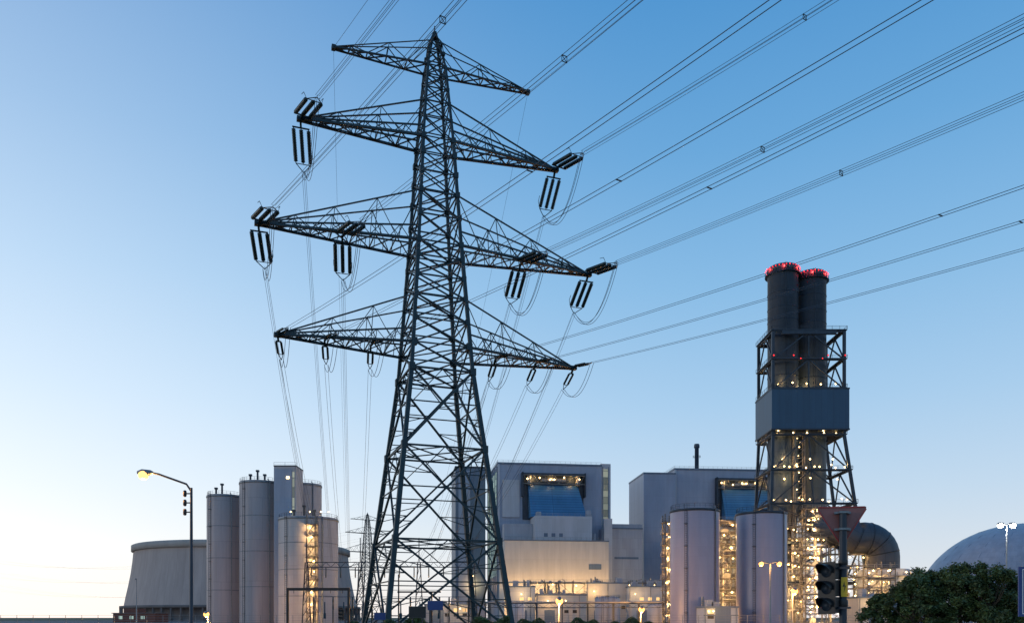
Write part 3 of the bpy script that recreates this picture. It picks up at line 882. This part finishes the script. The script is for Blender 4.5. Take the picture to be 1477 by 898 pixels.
lamp('street_lamp', X(1143, 190), 190, Z(850, 190), [(0.01, -.3, .1)], power=12000, ball=.75, rp=.12)
lamp('street_lamp', X(300, 240), 240, Z(886, 240)+.5, [(0.01, -.3, .1)], power=14000, ball=.8, rp=.1)
lamp('street_lamp', X(197, 200), 200, Z(834, 200), [(0.01, -.4, .0)], col='grey', power=1, ball=.15, rp=.12)
lamp('street_lamp', X(1452, 130), 130, Z(757, 130), [(-.42, 0, .2), (.42, 0, .2)], col='white', power=1500, ball=.40, rp=.12, lcol=(1, .95, .85))

# ---------------------------------------------------------------- foreground signs
D = 15.0
o = Obj('give_way_sign', (X(1216, D), D, 0), radians(-8))
o.part('post', 'dark'); o.lathe(0, 0, [(.07, 0), (.065, 3.62)], 16)
o.part('plate', 'signback')
zt = Z(729, D); w = .445; hgt = .73
def tri(y0, y1, s_):
    pts = [(-w*s_, zt-(1-s_)*.25), (w*s_, zt-(1-s_)*.25), (0, zt-hgt+(1-s_)*.5)]
    out = []
    for i in range(3):
        p = Vector(pts[i]); a = Vector(pts[i-1]); b = Vector(pts[(i+1) % 3])
        da = (a-p).normalized()*.05; db = (b-p).normalized()*.05
        out += [p+da, p+(da+db)*.28, p+db]
    n = len(out)
    V = [(q.x, y0, q.y) for q in out]+[(q.x, y1, q.y) for q in out]
    F = [tuple(range(n)), tuple(range(2*n-1, n-1, -1))]+[(i, (i+1) % n, n+(i+1) % n, n+i) for i in range(n)]
    o.add(V, F)
tri(.085, .10, 1)
o.part('edge_channel', 'redp')
for (a, b) in (((-w+.05, zt-.015), (w-.05, zt-.015)), ((-w+.025, zt-.05), (-.02, zt-hgt+.04)), ((w-.025, zt-.05), (.02, zt-hgt+.04))):
    o.beam((a[0], .078, a[1]), (b[0], .078, b[1]), .012, .02)
o.part('front_border', 'redp'); tri(.101, .105, .99)
o.part('front_face', 'whitep'); tri(.106, .109, .72)
o.part('brackets', 'grey')
for z in (zt-.12, zt-.42): o.box(-.14, .14, .02, .085, z-.02, z+.02); o.box(-.085, .085, -.085, .02, z-.018, z+.018)
o.part('yellow_plate', 'yellow'); o.box(-.055, .055, -.09, -.078, Z(860, D), Z(832, D))
o.part('pictogram', 'black'); z = Z(846, D)
o.add([(.0, -.094, z+.1), (-.03, -.094, z), (.0, -.094, z+.01), (-.01, -.094, z-.1), (.03, -.094, z+.03), (.005, -.094, z+.02)], [(0, 1, 2), (3, 4, 5), (2, 1, 5), (0, 2, 5)])
o.part('post_collars', 'black'); o.lathe(0, 0, [(.08, 1.9), (.085, 1.92), (.085, 2.0), (.08, 2.02)], 16); o.lathe(0, 0, [(.08, 2.65), (.085, 2.67), (.085, 2.72), (.08, 2.74)], 16)
o.finish()

def traffic_light(name, u, D, v0, v1, rot, post=True):
    zt, zb = Z(v0, D), Z(v1, D); h = zt-zb
    o = Obj(name, (X(u, D), D, 0), rot)
    wd = h*.34
    for k in range(3):
        o.part('housing', 'black')
        za = zb+h*k/3+.008; zc = zb+h*(k+1)/3-.008; ch = .035
        prof = [(-wd/2, -.02), (-wd/2, .14), (-wd/2+ch, .19), (wd/2-ch, .19), (wd/2, .14), (wd/2, -.02)]
        n = len(prof); V = [(x, y, za) for x, y in prof]+[(x, y, zc) for x, y in prof]
        o.add(V, [tuple(range(n)), tuple(range(2*n-1, n-1, -1))]+[(i, (i+1) % n, n+(i+1) % n, n+i) for i in range(n)])
        zc_ = (za+zc)/2; r = h/3*.40
        V = []; F = []; m = 14
        for i in range(m+1):
            a = -0.25+(pi+.5)*i/m
            L_ = .24*(.35+.65*max(0, sin(a)))
            V += [(r*cos(a), -.021, zc_+r*sin(a)), (r*cos(a), -.021-L_, zc_+r*sin(a)), (r*1.07*cos(a), -.021-L_, zc_+r*1.07*sin(a)), (r*1.07*cos(a), -.021, zc_+r*1.07*sin(a))]
        for i in range(m):
            for q in range(3): F.append((i*4+q, (i+1)*4+q, (i+1)*4+q+1, i*4+q+1))
        o.add(V, F)
        o.part('lens_'+('green', 'amber', 'red')[k], 'dark'); o.axial((0, -.03, zc_), (0, -.02, zc_), [(0, r*.9), (1, r*.93)], 20)
    o.part('backing_board', 'black'); o.box(-wd/2-.02, wd/2+.02, -.018, -.006, zb-.01, zt+.01)
    if post:
        o.part('post', 'dark'); o.lathe(wd/2+.2, .1, [(.05, 0), (.045, zt+.1)], 12)
    o.part('brackets', 'dark')
    for z in (zt-.1, zb+.1): o.beam((wd/2-.02, .1, z), (wd/2+.24, .1, z), .04)
    return o
traffic_light('traffic_light', 1193, 15, 811, 884, radians(-55), post=False).finish()
traffic_light('traffic_light', 492, 62, 878, 893.5, radians(-40)).finish()

o = Obj('direction_sign', (9.14, 15, 0), 0)
o.part('posts', 'grey'); o.lathe(.5, .1, [(.05, 0), (.05, 2.7)], 12); o.lathe(2.3, .1, [(.05, 0), (.05, 2.7)], 12)
o.part('panel', 'blue'); o.box(0, 2.8, 0, .03, 1.72, 2.62)
o.part('border', 'whitep')
for (a, b, c, d) in ((.06, 2.74, 2.56, 2.575), (.06, 2.74, 1.765, 1.78), (.06, .075, 1.78, 2.56), (2.725, 2.74, 1.78, 2.56)): o.box(a, b, -.004, -.001, c, d)
o.part('arrow', 'whitep'); o.box(1.35, 1.45, -.004, -.001, 1.9, 2.3); o.add([(1.25, -.003, 2.3), (1.55, -.003, 2.3), (1.4, -.003, 2.48)], [(0, 1, 2)])
o.finish()

D = 60
o = Obj('height_barrier', (X(415, D), D, 0)); w = X(503, D)-X(415, D); zt = Z(849, D)
o.part('posts', 'black'); o.beam((0, 0, 0), (0, 0, zt), .16); o.beam((w, 0, 0), (w, 0, zt), .16)
o.part('beam', 'black'); o.beam((-.08, 0, zt), (w+.08, 0, zt), .2)
o.part('hangers', 'black')
for k in range(5): o.beam((w*(k+.5)/5, 0, zt), (w*(k+.5)/5, 0, zt-.3), .03)
o.finish()
o = Obj('overhead_cable_frame', (X(575, 66), 66, 0)); w = X(662, 66)-X(575, 66); zt = Z(853, 66)
o.part('posts', 'black'); o.beam((0, 0, 0), (0, 0, zt+1.4), .1); o.beam((w*.55, 0, 0), (w*.55, 0, zt), .1)
o.part('beam', 'black'); o.beam((-.1, 0, zt), (w*.7, 0, zt), .12)
o.finish()
for (u, v0, v1, ww, D, mat) in ((602, 874, 890, 24, 58, 'black'), (628, 866, 879, 22, 64, 'blue'), (548, 883, 893, 16, 70, 'blue')):
    o = Obj('road_sign', (X(u, D), D, 0), radians(10)); w = ww/F_PX*D
    o.part('posts', 'dark'); o.lathe(-w*.3, .06, [(.04, 0), (.04, Z(v0, D))], 8); o.lathe(w*.3, .06, [(.04, 0), (.04, Z(v0, D))], 8)
    o.part('panel', mat); o.box(-w/2, w/2, 0, .03, Z(v1, D), Z(v0, D))
    o.part('rim', 'grey'); o.box(-w/2-.02, w/2+.02, .031, .045, Z(v1, D)-.02, Z(v0, D)+.02)
    o.finish()

# ---------------------------------------------------------------- vegetation
def tree(name, x, y, h, cr, seed, nleaf=9000, leaf=.15):
    rn = random.Random(seed); o = Obj(name, (x, y, 0))
    o.part('trunk', 'bark'); o.tube([(0, 0, 0), (.1, 0, h*.2), (0, .1, h*.5), (.1, 0, h*.85)], [.22, .17, .11, .03], 8)
    cl = []
    for i in range(58):
        a = rn.uniform(0, 2*pi); zf = rn.uniform(.14, .99)
        lim = cr*(1-max(0, zf-.45)**2*2.2)
        rr = lim*sqrt(rn.random()); z = h*zf
        p = Vector((rr*cos(a), rr*sin(a), z)); cl.append((p, rn.uniform(.3, 1.0)*cr*.24))
        if i < 24: o.tube([(0, 0, z*.45), p*.5+Vector((0, 0, z*.12)), p*1.02], [.08, .05, .012], 5)
    o.part('leaves', 'leaf')
    V = []; F = []
    for i in range(nleaf):
        p, r = cl[rn.randrange(len(cl))]
        d = Vector((rn.gauss(0, 1), rn.gauss(0, 1), rn.gauss(0, 1))).normalized()*r*(rn.random()**.45)*rn.uniform(.7, 1.6)
        q = p+Vector((d.x, d.y, d.z*.9))
        if q.z < .1: continue
        t = Vector((rn.gauss(0, 1), rn.gauss(0, 1), rn.gauss(0, .6))).normalized()*leaf*rn.uniform(.6, 1.3)
        b = t.cross(Vector((rn.gauss(0, 1), rn.gauss(0, 1), rn.gauss(0, 1)))).normalized()*leaf*.45
        k = len(V); V += [q-t, q+b, q+t, q-b]; F.append((k, k+1, k+2, k+3))
    o.add(V, F); o.finish()
D = 70
tree('deciduous_tree', X(1318, D), D, Z(834, D), 2.2, 11, 13000)
tree('deciduous_tree', X(1350, D), D+1.5, Z(822, D), 2.6, 12, 16000)
tree('deciduous_tree', X(1384, D), D, Z(817, D), 2.6, 18, 16000)
tree('deciduous_tree', X(1417, D), D-1, Z(812, D), 2.6, 13, 16000)
tree('deciduous_tree', X(1448, D), D+1, Z(824, D), 2.3, 14, 13000)
tree('deciduous_tree', X(1291, D), D+3, Z(858, D), 1.6, 15, 7000)
tree('deciduous_tree', X(1478, D), D+3, Z(846, D), 2.0, 16, 9000)
def hedge(name, x0, x1, y, h, seed, n=9000):
    rn = random.Random(seed); o = Obj(name, (x0, y, 0)); o.part('leaves', 'leaf')
    V = []; F = []; L_ = x1-x0
    for i in range(n):
        x = rn.random()*L_; hh = h*(.55+.3*sin(x*.7+seed)+.25*sin(x*1.9+seed*2))
        z = hh*rn.random()**.6; q = Vector((x, rn.uniform(-.9, .9), max(.05, z)))
        t = Vector((rn.gauss(0, 1), rn.gauss(0, 1), rn.gauss(0, .6))).normalized()*.16*rn.uniform(.6, 1.4)
        b = t.cross(Vector((rn.gauss(0, 1), rn.gauss(0, 1), rn.gauss(0, 1)))).normalized()*.08
        k = len(V); V += [q-t, q+b, q+t, q-b]; F.append((k, k+1, k+2, k+3))
    o.add(V, F)
    o.part('stems', 'bark')
    for k in range(int(L_/1.2)): o.tube([(k*1.2, 0, 0), (k*1.2+.2, 0, h*.35)], [.04, .015], 5)
    o.finish()
hedge('hedge', X(500, 90), X(735, 90), 90, 2.0, 3)
hedge('hedge', X(735, 150), X(960, 150), 150, 1.7, 5)

# ---------------------------------------------------------------- ground, road
def sheet(name, mat, x0, x1, y0, y1, z):
    o = Obj(name); o.part(name, mat); o.add([(x0, y0, z), (x1, y0, z), (x1, y1, z), (x0, y1, z)], [(0, 1, 2, 3)]); o.finish()
sheet('ground', 'grass', -4000, 4000, -1500, 6500, 0)
sheet('plant_yard_ground', 'concd', -260, 330, 210, 640, .004)
sheet('road', 'asphalt', -200, 200, 17.5, 33, .006)
o = Obj('road_markings'); o.part('road_markings', 'whitep')
for k in range(-30, 31): o.add([(k*6, 25.1, .011), (k*6+3, 25.1, .011), (k*6+3, 25.25, .011), (k*6, 25.25, .011)], [(0, 1, 2, 3)])
for y in (17.9, 32.5): o.add([(-200, y, .011), (200, y, .011), (200, y+.12, .011), (-200, y+.12, .011)], [(0, 1, 2, 3)])
o.finish()
o = Obj('kerb'); o.part('kerb', 'conc'); o.box(-200, 200, 17.3, 17.49, 0, .13); o.box(-200, 200, 33.01, 33.2, 0, .13); o.finish()
o = Obj('pavement'); o.part('pavement', 'pave'); o.box(-200, 200, 13.5, 17.29, 0, .12); o.box(-200, 200, 33.21, 37, 0, .12); o.finish()

# ---------------------------------------------------------------- sky and sun
w = bpy.data.worlds.new("World"); bpy.context.scene.world = w; w.use_nodes = True
N, L = w.node_tree.nodes, w.node_tree.links
for n in list(N): N.remove(n)
out = N.new('ShaderNodeOutputWorld'); addn = N.new('ShaderNodeAddShader')
b1 = N.new('ShaderNodeBackground'); b2 = N.new('ShaderNodeBackground')
sky = N.new('ShaderNodeTexSky'); sky.sky_type = 'NISHITA'; sky.sun_disc = False
sky.sun_elevation = radians(1.5); sky.sun_rotation = radians(-62); sky.ozone_density = 3; sky.dust_density = .3
L.new(sky.outputs[0], b1.inputs[0]); b1.inputs[1].default_value = .05
tc = N.new('ShaderNodeTexCoord'); sp = N.new('ShaderNodeSeparateXYZ'); L.new(tc.outputs['Generated'], sp.inputs[0])
cr = N.new('ShaderNodeValToRGB')
L.new(sp.outputs['Z'], cr.inputs['Fac'])
stops = [(0, (.82, .82, .85)), (.06, (.73, .79, .87)), (.14, (.57, .72, .88)), (.24, (.41, .63, .865)), (.36, (.26, .52, .81)), (.48, (.15, .405, .73)), (.6, (.082, .31, .65)), (1, (.04, .17, .45))]
el = cr.color_ramp.elements
el[0].position = 0; el[0].color = (*stops[0][1], 1); el[1].position = 1; el[1].color = (*stops[-1][1], 1)
for p, c in stops[1:-1]:
    e = el.new(p); e.color = (*c, 1)
dot = N.new('ShaderNodeVectorMath'); dot.operation = 'DOT_PRODUCT'
L.new(tc.outputs['Generated'], dot.inputs[0]); dot.inputs[1].default_value = (-.80, .60, -.06)
m1 = N.new('ShaderNodeMapRange'); L.new(dot.outputs['Value'], m1.inputs['Value']); m1.inputs['From Min'].default_value = .30; m1.inputs['From Max'].default_value = 1.0
m2 = N.new('ShaderNodeMath'); m2.operation = 'POWER'; L.new(m1.outputs[0], m2.inputs[0]); m2.inputs[1].default_value = 2.0
mix = N.new('ShaderNodeMixRGB'); mix.blend_type = 'ADD'; mix.inputs['Color2'].default_value = (.48, .36, .22, 1)
L.new(m2.outputs[0], mix.inputs['Fac']); L.new(cr.outputs[0], mix.inputs['Color1'])
L.new(mix.outputs[0], b2.inputs[0]); b2.inputs[1].default_value = .93
L.new(b1.outputs[0], addn.inputs[0]); L.new(b2.outputs[0], addn.inputs[1]); L.new(addn.outputs[0], out.inputs[0])

sl = bpy.data.lights.new('sun', 'SUN'); sl.energy = .4; sl.angle = radians(8); sl.color = (1, .8, .62)
so = bpy.data.objects.new('sun', sl); bpy.context.collection.objects.link(so)
so.rotation_euler = Vector((.88, .30, -.10)).to_track_quat('-Z', 'Y').to_euler()

cam = bpy.data.cameras.new('camera'); co = bpy.data.objects.new('camera', cam); bpy.context.collection.objects.link(co)
co.location = (0, 0, 1.7); co.rotation_euler = (radians(90), 0, 0)
cam.sensor_width = 36; cam.lens = 36*F_PX/1477; cam.shift_y = 441/1477; cam.clip_end = 9000; cam.clip_start = .1
bpy.context.scene.camera = co
bpy.context.scene.view_settings.view_transform = 'Standard'; bpy.context.scene.view_settings.look = 'None'
